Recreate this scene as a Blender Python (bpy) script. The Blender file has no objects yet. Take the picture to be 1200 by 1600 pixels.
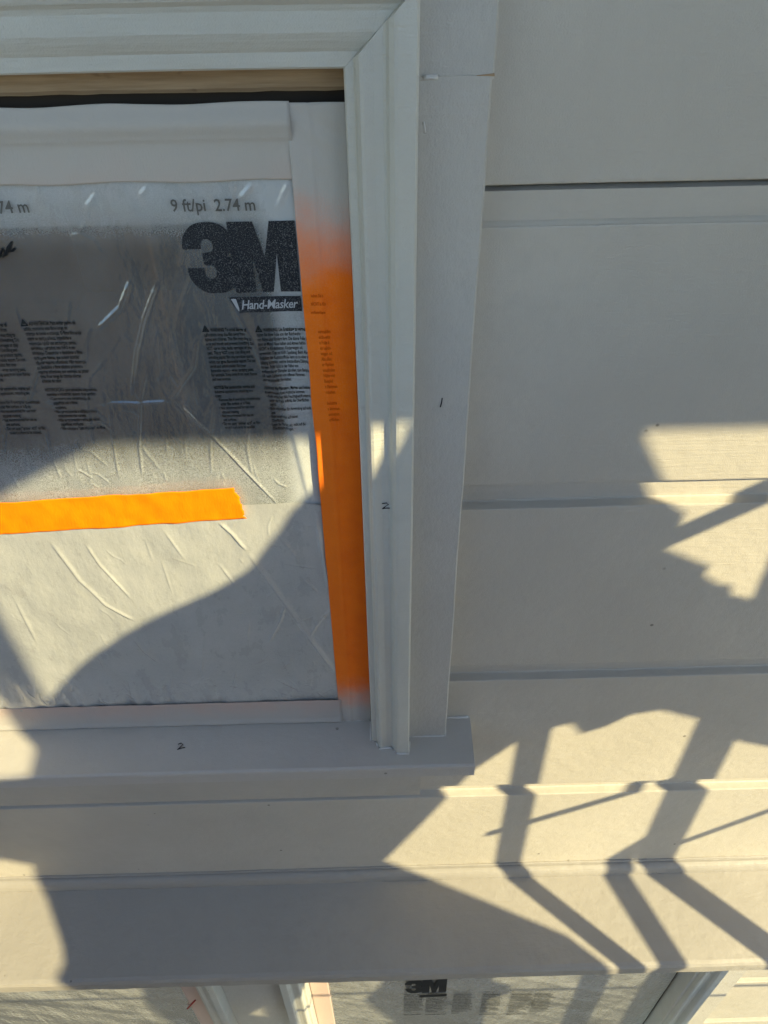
import bpy, math, random
from mathutils import Vector, Matrix, noise
random.seed(4)
sc = bpy.context.scene
COL = sc.collection
H = 4.3                        # height of the phone above the ground (upper storey)

# ------------------------------------------------------------------ camera
TH, PS, RO = math.radians(41.28), math.radians(.62), math.radians(-.99)
FPX, DIST = 1202.0, .52
fo = Vector((math.sin(PS)*math.cos(TH), math.cos(PS)*math.cos(TH), -math.sin(TH)))
r0 = Vector((math.cos(PS), -math.sin(PS), 0)); u0 = r0.cross(fo)
cr = r0*math.cos(RO) + u0*math.sin(RO); cu = -r0*math.sin(RO) + u0*math.cos(RO)
cd = bpy.data.cameras.new('camera'); cam = bpy.data.objects.new('camera', cd); COL.objects.link(cam)
cam.matrix_world = Matrix(((cr.x, cu.x, -fo.x, 0), (cr.y, cu.y, -fo.y, -DIST), (cr.z, cu.z, -fo.z, H), (0, 0, 0, 1)))
cd.sensor_fit = 'VERTICAL'; cd.sensor_height = 36; cd.lens = FPX/1600*36
cd.clip_start = .01; cd.clip_end = 500
sc.camera = cam

# ------------------------------------------------------------------ sky and sun
EL, AZ = math.radians(32), math.radians(51)       # azimuth to the right of the wall's normal
S = Vector((math.cos(EL)*math.sin(AZ), -math.cos(EL)*math.cos(AZ), math.sin(EL)))
world = bpy.data.worlds.new('World'); sc.world = world; world.use_nodes = True
wn = world.node_tree.nodes; wl = world.node_tree.links
sky = wn.new('ShaderNodeTexSky'); sky.sky_type = 'NISHITA'; sky.sun_disc = False
sky.sun_elevation = EL; sky.sun_rotation = math.atan2(S.x, S.y)
sky.air_density = 1.0; sky.dust_density = .2; sky.ozone_density = 3.0
wn['Background'].inputs[1].default_value = .15 # sky
wl.new(sky.outputs[0], wn['Background'].inputs[0])
sd = bpy.data.lights.new('sun', 'SUN'); sd.energy = 3.1; sd.angle = math.radians(.53); sd.color = (1, .87, .52)
sun = bpy.data.objects.new('sun', sd); COL.objects.link(sun); sun.location = (3, -4, 9)
sun.rotation_euler = S.to_track_quat('Z', 'Y').to_euler()
vs = sc.view_settings; vs.view_transform = 'Standard'; vs.look = 'None'; vs.exposure = 1.56; vs.gamma = 1
vs.use_curve_mapping = False
sc.cycles.max_bounces = 10; sc.cycles.transparent_max_bounces = 12

# ------------------------------------------------------------------ helpers
def px(x, y, Y=0.):
    """a pixel of the 1200x1600 photograph seen on the plane Y"""
    d = fo + cr*((x-600)/FPX) - cu*((y-800)/FPX)
    t = (Y + DIST)/d.y
    return Vector((t*d.x, Y, t*d.z))
def virt(P, extra=0):
    """follow the sunlight from P to the wall plane Y=0"""
    return Vector((P.x - S.x*(P.y/S.y), 0, P.z - S.z*(P.y/S.y)))
def N(nt, kind, **kw):
    n = nt.nodes.new(kind)
    for k, v in kw.items(): setattr(n, k, v)
    return n
def mat(name, color, rough=.55, spec=.35):
    m = bpy.data.materials.new(name); m.use_nodes = True
    b = m.node_tree.nodes['Principled BSDF']
    b.inputs['Base Color'].default_value = (*color, 1); b.inputs['Roughness'].default_value = rough
    b.inputs['Specular IOR Level'].default_value = spec
    return m, m.node_tree, b
def coord(nt, scale=(1, 1, 1)):
    tc = N(nt, 'ShaderNodeTexCoord'); mp = N(nt, 'ShaderNodeMapping'); mp.inputs['Scale'].default_value = scale
    nt.links.new(tc.outputs['Object'], mp.inputs[0]); return mp.outputs[0]
def noise_tex(nt, vec, scale, detail=3, rough=.55):
    n = N(nt, 'ShaderNodeTexNoise'); n.inputs['Scale'].default_value = scale
    n.inputs['Detail'].default_value = detail; n.inputs['Roughness'].default_value = rough
    nt.links.new(vec, n.inputs['Vector']); return n.outputs[0]
def ramp(nt, val, p0, p1, c0=(0, 0, 0, 1), c1=(1, 1, 1, 1), inter='LINEAR'):
    r = N(nt, 'ShaderNodeValToRGB'); e = r.color_ramp.elements; r.color_ramp.interpolation = inter
    e[0].position, e[1].position = p0, p1; e[0].color, e[1].color = c0, c1
    nt.links.new(val, r.inputs[0]); return r.outputs[0]
def mixc(nt, fac, a, b, mode='MIX'):
    m = N(nt, 'ShaderNodeMix', data_type='RGBA', blend_type=mode)
    for s, v in ((0, fac), (6, a), (7, b)):
        if hasattr(v, 'links'): nt.links.new(v, m.inputs[s])
        elif s: m.inputs[s].default_value = (*v, 1)
        else: m.inputs[s].default_value = v
    return m.outputs[2]
def math_n(nt, op, a, b=None, clamp=False):
    m = N(nt, 'ShaderNodeMath', operation=op, use_clamp=clamp)
    for i, v in ((0, a), (1, b)):
        if v is None: continue
        if hasattr(v, 'links'): nt.links.new(v, m.inputs[i])
        else: m.inputs[i].default_value = v
    return m.outputs[0]
def maprange(nt, v, a, b, c=0., d=1.):
    m = N(nt, 'ShaderNodeMapRange', interpolation_type='SMOOTHSTEP')
    nt.links.new(v, m.inputs[0])
    for i, q in enumerate((a, b, c, d)): m.inputs[1+i].default_value = q
    return m.outputs[0]
def bump(nt, b, h, strength, dist):
    n = N(nt, 'ShaderNodeBump'); n.inputs['Strength'].default_value = strength; n.inputs['Distance'].default_value = dist
    nt.links.new(h, n.inputs['Height']); nt.links.new(n.outputs[0], b.inputs['Normal']); return n
def sepz(nt):
    tc = N(nt, 'ShaderNodeTexCoord'); s = N(nt, 'ShaderNodeSeparateXYZ'); nt.links.new(tc.outputs['Object'], s.inputs[0])
    return s.outputs

# ------------------------------------------------------------------ materials
def paint(name, color, stipple=.5, coarse=0., rough=.5, specks=True):
    m, nt, b = mat(name, color, rough, .4)
    v = coord(nt)
    big = noise_tex(nt, v, 5, 4); mid = noise_tex(nt, v, 40, 3)
    c = mixc(nt, ramp(nt, big, .3, .72), tuple(q*.89 for q in color), tuple(min(1, q*1.06) for q in color))
    c = mixc(nt, ramp(nt, mid, .45, .8), c, tuple(q*.93 for q in color))
    if specks:
        vo = N(nt, 'ShaderNodeTexVoronoi'); vo.inputs['Scale'].default_value = 26; nt.links.new(v, vo.inputs['Vector'])
        sp = ramp(nt, vo.outputs['Distance'], .035, .06, (1, 1, 1, 1), (0, 0, 0, 1))
        pick = ramp(nt, noise_tex(nt, v, 9, 2), .53, .56)
        c = mixc(nt, math_n(nt, 'MULTIPLY', math_n(nt, 'MULTIPLY', sp, pick), .7), c, (.09, .075, .06))
        w = math_n(nt, 'MULTIPLY', ramp(nt, noise_tex(nt, coord(nt, (1, 1, 1.8)), 17, 5, .7), .70, .78), .35)
        c = mixc(nt, w, c, tuple(min(.85, q*1.3) for q in color))
    nt.links.new(c, b.inputs['Base Color'])
    nt.links.new(ramp(nt, noise_tex(nt, v, 23, 4), .3, .75, (rough-.1,)*3+(1,), (rough+.14,)*3+(1,)), b.inputs['Roughness'])
    fine = noise_tex(nt, v, 900, 3, .6); brush = noise_tex(nt, coord(nt, (1, 1, 14)), 30, 4, .6)
    h = math_n(nt, 'ADD', math_n(nt, 'MULTIPLY', fine, stipple), math_n(nt, 'MULTIPLY', brush, .7))
    h = math_n(nt, 'ADD', h, math_n(nt, 'MULTIPLY', noise_tex(nt, v, 60, 2), 1.2))
    if coarse: h = math_n(nt, 'ADD', h, math_n(nt, 'MULTIPLY', noise_tex(nt, coord(nt, (1, 1, .6)), 260, 3), coarse))
    bump(nt, b, h, .6, .0013)
    return m
PAINT = (.50, .455, .37)
M = {}
M['siding'] = paint('siding_paint', PAINT, .45)
M['trim'] = paint('trim_paint', (.55, .53, .445), .35, 0, .38)
M['flat'] = paint('flat_trim_paint', (.48, .45, .385), .5, .7)
M['sill'] = paint('sill_paint', (.48, .445, .385), .4)
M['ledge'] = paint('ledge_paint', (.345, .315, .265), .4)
M['apron'] = paint('apron_paint', (.46, .42, .345), .4)
M['eave'] = paint('eave_paint', (.52, .49, .43), .4, 0, .6, False)
M['caulk'] = mat('caulk', (.60, .58, .53), .45)[0]
M['strip'] = mat('gap_shade_strip', (.055, .04, .027), .8, .1)[0]  # dark brown that sets how deep the head gap looks
M['dark'] = mat('dark_gap', (.035, .026, .02), .9, .1)[0]
m, nt, b = mat('raw_wood', (.33, .23, .13), .7, .2)
g = noise_tex(nt, coord(nt, (3, 40, 60)), 6, 5, .6)
c = mixc(nt, ramp(nt, g, .3, .7), (.30, .195, .105), (.47, .33, .19))
c = mixc(nt, ramp(nt, noise_tex(nt, coord(nt, (1, 1, 2)), 30, 3), .62, .7), c, (.13, .08, .045))
nt.links.new(c, b.inputs['Base Color']); bump(nt, b, g, .4, .001); M['wood'] = m
M['sash'] = paint('sash_paint', (.72, .68, .58), .2, 0, .4, False)
m, nt, b = mat('window_glass', (.02, .025, .027), .04, .5)
tr = N(nt, 'ShaderNodeBsdfTransparent'); tr.inputs[0].default_value = (.62, .68, .66, 1)
gl = N(nt, 'ShaderNodeBsdfGlossy'); gl.inputs['Roughness'].default_value = .03
fr = N(nt, 'ShaderNodeFresnel'); fr.inputs[0].default_value = 1.5
mx = N(nt, 'ShaderNodeMixShader'); nt.links.new(math_n(nt, 'ADD', fr.outputs[0], .05), mx.inputs[0])
nt.links.new(tr.outputs[0], mx.inputs[1]); nt.links.new(gl.outputs[0], mx.inputs[2])
nt.links.new(mx.outputs[0], nt.nodes['Material Output'].inputs[0]); M['glass'] = m
M['room'] = mat('room_wall', (.10, .125, .13), .9, .1)[0]
M['pencil'] = mat('pencil_mark', (.012, .012, .014), .6, .2)[0]
M['pencil_red'] = mat('red_pencil_mark', (.30, .03, .02), .6, .2)[0]

def film_mat(name, z_mid, clear):
    """thin polythene: see-through where clean, milky where paint mist settled on it"""
    m, nt, b = mat(name, (.55, .54, .49), .3, .5)
    v = coord(nt); o = sepz(nt); z = o[2]; x = o[0]
    speck = noise_tex(nt, v, 1500, 2, .7); blotch = noise_tex(nt, v, 14, 4); wisp = noise_tex(nt, coord(nt, (1, 1, .5)), 45, 4, .65)
    if clear:
        low = maprange(nt, z, H-.362, H-.415)                     # mist thickens towards the hem
        top = maprange(nt, z, H-.215, H-.17)
        side = maprange(nt, x, -.082, -.062)
        dens = math_n(nt, 'ADD', math_n(nt, 'ADD', math_n(nt, 'MULTIPLY', low, .40), math_n(nt, 'MULTIPLY', top, .62)), math_n(nt, 'MULTIPLY', side, .48))
        a0 = .24
        dens = math_n(nt, 'ADD', dens, math_n(nt, 'MULTIPLY', math_n(nt, 'SUBTRACT', blotch, .5), .2))
    else:
        dens = math_n(nt, 'ADD', .22, math_n(nt, 'MULTIPLY', math_n(nt, 'SUBTRACT', blotch, .5), .25)); a0 = .55 if not z_mid else .72
    sp = math_n(nt, 'SUBTRACT', speck, .5)
    a = math_n(nt, 'ADD', math_n(nt, 'ADD', dens, a0), math_n(nt, 'MULTIPLY', sp, math_n(nt, 'ADD', math_n(nt, 'MULTIPLY', low, 1.3), .45) if clear else .4))
    a = math_n(nt, 'ADD', a, math_n(nt, 'MULTIPLY', math_n(nt, 'SUBTRACT', wisp, .5), .18), True)
    col = mixc(nt, blotch, (.52, .55, .53), (.57, .57, .52)) if clear else mixc(nt, blotch, (.62, .625, .58), (.67, .655, .58))
    nt.links.new(col, b.inputs['Base Color'])
    nt.links.new(ramp(nt, wisp, .3, .7, (.2,)*3+(1,), (.42,)*3+(1,)), b.inputs['Roughness'])
    h = math_n(nt, 'ADD', math_n(nt, 'MULTIPLY', noise_tex(nt, coord(nt, (1, 1, .35)), 38, 4, .6), 1.), math_n(nt, 'MULTIPLY', noise_tex(nt, v, 150, 3), .25))
    bump(nt, b, h, .7, .0022)
    tl = N(nt, 'ShaderNodeBsdfTranslucent'); tl.inputs[0].default_value = (.55, .53, .48, 1)
    m1 = N(nt, 'ShaderNodeMixShader'); m1.inputs[0].default_value = .06
    nt.links.new(b.outputs[0], m1.inputs[1]); nt.links.new(tl.outputs[0], m1.inputs[2])
    tr = N(nt, 'ShaderNodeBsdfTransparent'); m2 = N(nt, 'ShaderNodeMixShader')
    nt.links.new(a, m2.inputs[0]); nt.links.new(tr.outputs[0], m2.inputs[1]); nt.links.new(m1.outputs[0], m2.inputs[2])
    gs = N(nt, 'ShaderNodeBsdfGlossy'); gs.inputs['Roughness'].default_value = .12 if clear else .24
    nt.links.new(nt.nodes['Bump'].outputs[0], gs.inputs['Normal'])
    lw_ = N(nt, 'ShaderNodeFresnel'); lw_.inputs[0].default_value = 1.5; nt.links.new(nt.nodes['Bump'].outputs[0], lw_.inputs['Normal'])
    m3 = N(nt, 'ShaderNodeMixShader'); nt.links.new(math_n(nt, 'MULTIPLY', lw_.outputs[0], 2.2 if clear else 3.2), m3.inputs[0])
    nt.links.new(m2.outputs[0], m3.inputs[1]); nt.links.new(gs.outputs[0], m3.inputs[2])
    nt.links.new(m3.outputs[0], nt.nodes['Material Output'].inputs[0])
    return m
M['film'] = film_mat('clear_masking_film', 0, True)
M['film_milky'] = film_mat('misted_masking_film', 0, False)
M['film_far'] = film_mat('dusty_masking_film', 1, False)

m, nt, b = mat('film_print', (.012, .016, .02), .5, .3)
sp = noise_tex(nt, coord(nt), 1300, 2, .7)
nt.links.new(mixc(nt, ramp(nt, sp, .52, .72), (.010, .013, .017), (.20, .20, .19)), b.inputs['Base Color']); M['print'] = m
M['print_dark'] = mat('film_print_small', (.012, .014, .016), .5, .2)[0]
M['print_light'] = mat('film_print_reversed', (.42, .43, .42), .5, .2)[0]
M['print_pale'] = mat('worn_print', (.33, .33, .30), .5, .2)[0]
M['print_tape'] = mat('print_under_tape', (.60, .095, .0), .5, .2)[0]
m, nt, b = mat('faded_print', (.12, .115, .10), .5, .2); M['print_faded'] = m

def tape_mat(name, fade):
    """orange masking tape, paint mist fading over its ends"""
    m, nt, b = mat(name, (.78, .22, .02), .55, .2)
    v = coord(nt); o = sepz(nt); z = o[2]; x = o[0]
    crepe = noise_tex(nt, coord(nt, (1, 1, .25)), 700, 3, .6); bl = noise_tex(nt, v, 55, 4)
    c = mixc(nt, ramp(nt, bl, .3, .7), (.90, .150, .0), (.98, .185, .0))
    jit = math_n(nt, 'MULTIPLY', math_n(nt, 'SUBTRACT', noise_tex(nt, v, 30, 4), .5), .05)
    zz = math_n(nt, 'ADD', z, jit)
    dust = noise_tex(nt, v, 1600, 2, .7)
    if fade == 'ends':
        inner = maprange(nt, x, -.040, -.033)       # half of its width lies over the film edge
        c = mixc(nt, math_n(nt, 'MULTIPLY', math_n(nt, 'SUBTRACT', 1, inner), .4), c, (.93, .21, .012))
        f = math_n(nt, 'ADD', maprange(nt, zz, H-.245, H-.165), maprange(nt, zz, H-.69, H-.765), True)
        f = math_n(nt, 'ADD', math_n(nt, 'MULTIPLY', f, 1), math_n(nt, 'MULTIPLY', math_n(nt, 'SUBTRACT', dust, .45), .35), True)
        c = mixc(nt, f, c, (.47, .44, .38))
    elif fade == 'top':
        f = maprange(nt, zz, H-.20, H-.145, .90, 1.0); c = mixc(nt, f, c, (.47, .435, .37))
    elif fade == 'bottom':
        f = maprange(nt, zz, H-.722, H-.772, .86, 1.0); c = mixc(nt, f, c, (.45, .42, .37))
    elif fade == 'none':
        c = mixc(nt, ramp(nt, bl, .3, .7), (.96, .20, .0), (1.0, .25, .0))
    elif fade == 'far':
        c = mixc(nt, .88, c, (.47, .42, .36))
    nt.links.new(c, b.inputs['Base Color'])
    bump(nt, b, math_n(nt, 'ADD', crepe, math_n(nt, 'MULTIPLY', bl, 1.5)), .45, .0006)
    return m
for k in ('ends', 'top', 'bottom', 'none', 'far'): M['tape_'+k] = tape_mat('orange_tape_'+k, k)
m, nt, b = mat('ground_concrete', (.34, .31, .26), .85, .2)
nt.links.new(mixc(nt, noise_tex(nt, coord(nt), .8, 6), (.05, .05, .045), (.08, .078, .07)), b.inputs['Base Color']); M['ground'] = m
m, nt, b = mat('canvas', (.50, .46, .38), .85, .1)
nt.links.new(mixc(nt, noise_tex(nt, coord(nt), 6, 5), (.20, .175, .14), (.27, .235, .19)), b.inputs['Base Color'])
bump(nt, b, noise_tex(nt, coord(nt), 600, 2), .3, .001); M['canvas'] = m
m, nt, b = mat('scaffold_steel', (.38, .39, .40), .4, .5); b.inputs['Metallic'].default_value = .8
nt.links.new(ramp(nt, noise_tex(nt, coord(nt), 30, 4), .3, .7, (.3,)*3+(1,), (.55,)*3+(1,)), b.inputs['Roughness']); M['steel'] = m
m, nt, b = mat('roof_shingle', (.10, .09, .085), .9, .1); M['roof'] = m
m, nt, b = mat('reflecting_deck', (.20, .15, .09), .8, .1)
nt.links.new(mixc(nt, noise_tex(nt, coord(nt, (2, 30, 30)), 4, 5), (.27, .285, .30), (.36, .38, .40)), b.inputs['Base Color']); M['plank'] = m  # pale grey chosen so the added deck reflects silver into the film
m, nt, b = mat('plywood', (.2, .14, .08), .8, .1)
nt.links.new(mixc(nt, noise_tex(nt, coord(nt, (2, 2, 25)), 3, 5), (.42, .24, .09), (.52, .31, .13)), b.inputs['Base Color']); M['ply'] = m  # warm tone chosen for the bounce off the added panels

# ------------------------------------------------------------------ mesh helpers
def mesh(name, V, F, material, parent=None, smooth=False):
    """vertices are written relative to the phone's height; H lifts them above the ground"""
    me = bpy.data.meshes.new(name); me.from_pydata([(v[0], v[1], v[2]+H) for v in V], [], F); me.update()
    if smooth: me.polygons.foreach_set('use_smooth', [True]*len(F))
    o = bpy.data.objects.new(name, me); COL.objects.link(o)
    if material: me.materials.append(material)
    if parent: o.parent = parent
    return o
class MB:
    def __init__(s): s.V = []; s.F = []
    def add(s, V, F):
        n = len(s.V); s.V += [tuple(v) for v in V]; s.F += [[n+i for i in f] for f in F]; return s
    def box(s, x0, x1, y0, y1, z0, z1):
        V = [(x, y, z) for x in (x0, x1) for y in (y0, y1) for z in (z0, z1)]
        return s.add(V, [(0, 1, 3, 2), (4, 6, 7, 5), (0, 4, 5, 1), (2, 3, 7, 6), (0, 2, 6, 4), (1, 5, 7, 3)])
    def prism_x(s, prof, x0, x1, seg=1, wob=None):
        """closed (y,z) outline swept along x"""
        n = len(prof); V = []; F = []
        for i in range(seg+1):
            x = x0+(x1-x0)*i/seg
            for k, (y, z) in enumerate(prof):
                dy, dz = wob(x, k) if wob else (0, 0)
                V.append((x, y+dy, z+dz))
        for i in range(seg):
            for k in range(n):
                a, b_ = i*n+k, i*n+(k+1) % n
                F.append((a, b_, b_+n, a+n))
        F.append(tuple(range(n-1, -1, -1))); F.append(tuple(seg*n+k for k in range(n)))
        return s.add(V, F)
    def tube(s, pts, r, sides=10):
        pts = [Vector(p) for p in pts]; V = []; F = []
        for i, p in enumerate(pts):
            d = (pts[min(i+1, len(pts)-1)] - pts[max(i-1, 0)]).normalized()
            a = d.orthogonal().normalized(); b_ = d.cross(a)
            for k in range(sides):
                an = 2*math.pi*k/sides; V.append(p+a*(r*math.cos(an))+b_*(r*math.sin(an)))
        for i in range(len(pts)-1):
            for k in range(sides):
                F.append((i*sides+k, i*sides+(k+1) % sides, (i+1)*sides+(k+1) % sides, (i+1)*sides+k))
        F.append(tuple(range(sides-1, -1, -1))); F.append(tuple((len(pts)-1)*sides+k for k in range(sides)))
        return s.add(V, F)
    def build(s, name, material, parent=None, smooth=False): return mesh(name, s.V, s.F, material, parent, smooth)
def empty(name, loc=(0, 0, 0)):
    o = bpy.data.objects.new(name, None); COL.objects.link(o); o.empty_display_size = .1; o.location = loc
    return o
def tag(o, label=None, cat=None, group=None, kind=None):
    for k, v in (('label', label), ('category', cat), ('group', group), ('kind', kind)):
        if v: o[k] = v
    return o
def n3(x, y=0., z=0.): return noise.noise(Vector((x, y, z)))

# ------------------------------------------------------------------ ground
g = MB(); g.add([(-150, -150, -H), (150, -150, -H), (150, 150, -H), (-150, 150, -H)], [(0, 1, 2, 3)])
tag(g.build('ground', M['ground']), kind='structure')

# ------------------------------------------------------------------ house: wall and siding boards
house = empty('house')
tag(house, 'house wall in fresh greige paint with wide shiplap siding and masked windows', 'house')
XL, XR = -2.6, 2.6
wb = MB()
def wall_piece(x0, x1, z0, z1): wb.box(x0, x1, .022, .12, z0, z1)
OPEN = [(-.87, .045, -.83, -.02), (-1.36, -.325, -2.78, -1.42), (-.19, .60, -2.78, -1.42)]
wall_piece(XL, XR, -.02, .42); wall_piece(XL, -.87, -.83, -.02); wall_piece(.045, XR, -.83, -.02)
wall_piece(XL, XR, -1.42, -.83); wall_piece(XL, -1.36, -2.78, -1.42); wall_piece(-.325, -.19, -2.78, -1.42)
wall_piece(.60, XR, -2.78, -1.42); wall_piece(XL, XR, -4.3, -2.78)
wall = wb.build('wall', M['dark'], house)
PITCH, Z1 = .2553, -.1745
GAP = {0: .0042, 1: .0012, 2: .002, 3: .0016}
def board_profile(zb, ztop, gap, lo=None, hi=None):
    lip = ztop-.0265; dp = .0104 if abs(ztop-Z1) > .01 else .0042     # paint has bridged the topmost lap
    pr = [(.020, zb+.003), (.0015, zb+.0006), (.0003, zb+.0014), (0, zb+.003), (0, lip-.0016), (.0004, lip-.0004), (.0014, lip+.0001),
          (dp-.0014, lip+.0016), (dp, lip+.0026), (dp+.0002, ztop-gap), (.012, ztop-gap+.001), (.020, ztop-gap+.001)]
    if lo is not None or hi is not None:
        lo = -9 if lo is None else lo; hi = 9 if hi is None else hi
        out = []; n = len(pr)
        def clip(poly, f, val, sgn):
            res = []
            for i in range(len(poly)):
                a, b_ = poly[i], poly[(i+1) % len(poly)]
                ia, ib = sgn*(a[1]-val) >= 0, sgn*(b_[1]-val) >= 0
                if ia: res.append(a)
                if ia != ib:
                    t = (val-a[1])/(b_[1]-a[1]); res.append((a[0]+(b_[0]-a[0])*t, val))
            return res
        pr = clip(pr, 0, lo, 1); pr = clip(pr, 0, hi, -1)
    return pr
k = -2
while True:
    zb = Z1-PITCH*k; zt = zb+PITCH
    if zt < -4.3: break
    gap = GAP.get(k-1, .002)
    cuts = [o for o in OPEN if o[2] < zt and o[3] > zb]
    def wob(x, kk, q=k):
        return (.0006*n3(x*1.7, q*3.1), .0007*n3(x*2.3, q*5.7)+.00035*n3(x*19, q*2.2, kk*.3))
    def piece(prf, a, b_, sg): MB().prism_x(prf, a, b_, sg, wob).build('siding_board', M['siding'], wall)
    if not cuts: piece(board_profile(zb, zt, gap), XL, XR, 120)
    else:
        xs = [XL]
        for o in sorted(cuts): xs += [o[0], o[1]]
        xs.append(XR)
        for i in range(0, len(xs), 2): piece(board_profile(zb, zt, gap), xs[i], xs[i+1], max(2, int((xs[i+1]-xs[i])*24)))
        for o in cuts:
            if o[2] > zb+.004: piece(board_profile(zb, zt, gap, hi=o[2]), o[0], o[1], 24)
            if o[3] < zt-.004: piece(board_profile(zb, zt, gap, lo=o[3]), o[0], o[1], 24)
    k += 1

# ------------------------------------------------------------------ house: projecting ledge below the window
CV = 7
prof = [(.004, -1.168)] + [(-.002-.012*math.sin(a), -1.172-.0165*(1-math.cos(a)) ) for a in [i*math.pi/2/CV for i in range(CV+1)]]
prof += [(-.040, -1.194), (-.075, -1.2015), (-.105, -1.208), (-.126, -1.2125), (-.1305, -1.2145), (-.133, -1.2185), (-.1335, -1.224), (-.1335, -1.236), (-.128, -1.239), (.004, -1.239)]
def wobl(x, kk):
    e = 1 if kk >= 12 else .25
    return (e*(.0008*n3(x*3, 7)+.0009*n3(x*31, kk*.4)), .0016*n3(x*1.6, 9)+e*(.0006*n3(x*24, 3, kk*.3)))
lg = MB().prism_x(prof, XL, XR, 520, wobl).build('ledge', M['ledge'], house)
tag(lg, 'broad sloping painted ledge across the wall under the window')
bead = MB().tube([(x/100*1., -.0006, -1.1690+.0012*n3(x*.11, 4)) for x in range(-120, 121, 1)], .0022, 6)
bead.build('caulk_bead', M['ledge'], lg, True)
MB().box(XL, XR, -.02, .0, -1.29, -1.241).build('bed_moulding', M['trim'], lg)

# ------------------------------------------------------------------ house: windows
CAS = [(0, .004), (0, -.0262), (.0010, -.0278), (.0052, -.0282), (.0060, -.0290), (.0072, -.0335), (.0090, -.0362), (.0112, -.0366), (.017, -.0352),
       (.0222, -.0350), (.0238, -.0362), (.0256, -.0400), (.0284, -.0426), (.0305, -.0430), (.0405, -.0430), (.0418, -.0420), (.0422, -.038), (.0422, .004)]
CW = .0422
def leg(side, xin, ztop, zbot, seg=40):
    """casing leg; side +1 grows to +x, its top is mitred, its bottom scribed to the sloping sill"""
    b_ = MB(); n = len(CAS); V = []; F = []
    for i in range(seg+1):
        t = i/seg
        for (w, y) in CAS:
            zt = ztop+w; zb = zbot+y*.1167
            z = zt+(zb-zt)*t
            V.append((xin+side*w+.0005*n3(z*4, xin*9), y+.0004*n3(z*5, xin*7+3), z))
    for i in range(seg):
        for k in range(n):
            a, c_ = i*n+k, i*n+(k+1) % n
            F.append((a, c_, c_+n, a+n) if side < 0 else (a, a+n, c_+n, c_))
    F.append(tuple(range(n))); F.append(tuple(seg*n+k for k in range(n)))
    return b_.add(V, F)
CASH = [(0, .004), (0, -.0262), (.0012, -.0278), (.0088, -.0282), (.0105, -.0295), (.0150, -.0322), (.0190, -.0340), (.0290, -.0346), (.0320, -.0360), (.0345, -.0388), (.0370, -.0402), (.0405, -.0405), (.0418, -.0395), (.0422, -.036), (.0422, .004)]
def head(xl, xr, ztop, seg=40):
    b_ = MB(); n = len(CASH); V = []; F = []
    for i in range(seg+1):
        t = i/seg
        for (w, y) in CASH:
            a, c_ = xl-w+.0004, xr+w-.0004
            x = a+(c_-a)*t; V.append((x, y+.0004*n3(x*4, 2), ztop+w+.0006*n3(x*5, 8)))
    for i in range(seg):
        for k in range(n):
            a, c_ = i*n+k, i*n+(k+1) % n
            F.append((a, c_, c_+n, a+n))
    F.append(tuple(range(n))); F.append(tuple(seg*n+k for k in range(n)))
    return b_.add(V, F)
def window(xl, xr, zt, zs, label, sill_l, sill_r, trims=True):
    sb = MB()
    st = .060
    sb.box(xl, xl+st, .006, .040, zs+.002, zt-.0300); sb.box(xr-st, xr, .006, .040, zs+.002, zt-.0300)
    sb.box(xl+st, xr-st, .0062, .0398, zt-.098, zt-.0305); sb.box(xl+st, xr-st, .0062, .0398, zs+.002, zs+.075)
    w = sb.build('window', M['sash'], house); tag(w, label)
    MB().box(xl+st, xr-st, .019, .023, zs+.075, zt-.098).build('glass_pane', M['glass'], w)
    jb = MB(); jb.box(xl-.02, xr+.02, .004, .11, zt-.0005, zt+.03); jb.box(xl-.03, xl-.001, .004, .11, zs, zt); jb.box(xr+.001, xr+.03, .004, .11, zs, zt)
    jb.build('jamb', M['dark'], w)
    hs = MB(); hs.prism_x([(.040, zt-.001), (.010, zt-.001), (.0095, zt-.004), (.0095, zt-.0165), (.011, zt-.0190), (.040, zt-.0190)], xl, xr, 120, lambda x, kk: (.0006*n3(x*11, kk*.2), (.0009*n3(x*9, 77)+.0006*n3(x*60, 78)) if kk >= 3 else 0))
    hs.build('head_stop', M['wood'], w)
    MB().box(xl, xr, .020, .034, zt-.0285, zt-.0192).build('gap_shade_strip', M['strip'], w)  # added dark strip, stands in for the shade in the gap
    rb = MB(); x0, x1, y0, y1, z0, z1 = xl-.03, xr+.03, .12, 1.6, zs-.2, zt+.2
    V = [(x, y, z) for x in (x0, x1) for y in (y0, y1) for z in (z0, z1)]
    rb.add(V, [(0, 2, 3, 1), (4, 5, 7, 6), (0, 4, 6, 2), (1, 3, 7, 5), (2, 6, 7, 3)]); rb.build('room_lining', M['room'], w)
    leg(1, xr, zt, zs).build('side_casing', M['trim'], w); leg(-1, xl, zt, zs).build('side_casing', M['trim'], w)
    head(xl, xr, zt).build('head_casing', M['trim'], w)
    pr = [(.055, zs+.0025+.0064), (0, zs+.0025), (-.030, zs-.0010), (-.0575, zs-.0042), (-.0598, zs-.0058), (-.0605, zs-.0085), (-.0605, zs-.0240), (-.0592, zs-.0262), (-.054, zs-.027), (.055, zs-.027)]
    MB().prism_x(pr, sill_l, sill_r, 90, lambda x, kk: (.0005*n3(x*6, 5)+.0004*n3(x*45, kk), .0007*n3(x*3, 6)+.0003*n3(x*40, kk))).build('sill', M['sill'], w)
    pa = [(.003, zs-.0275), (-.0052, zs-.0275), (-.0056, zs-.030), (-.0056, zs-.1655), (-.0046, zs-.1675), (.003, zs-.1675)]
    MB().prism_x(pa, sill_l+.05, sill_r-.056, 60, lambda x, kk: (.0005*n3(x*5, 15), .0008*n3(x*4, 16)+.0004*n3(x*30, 18))).build('sill_apron', M['apron'], w)
    return w
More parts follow.
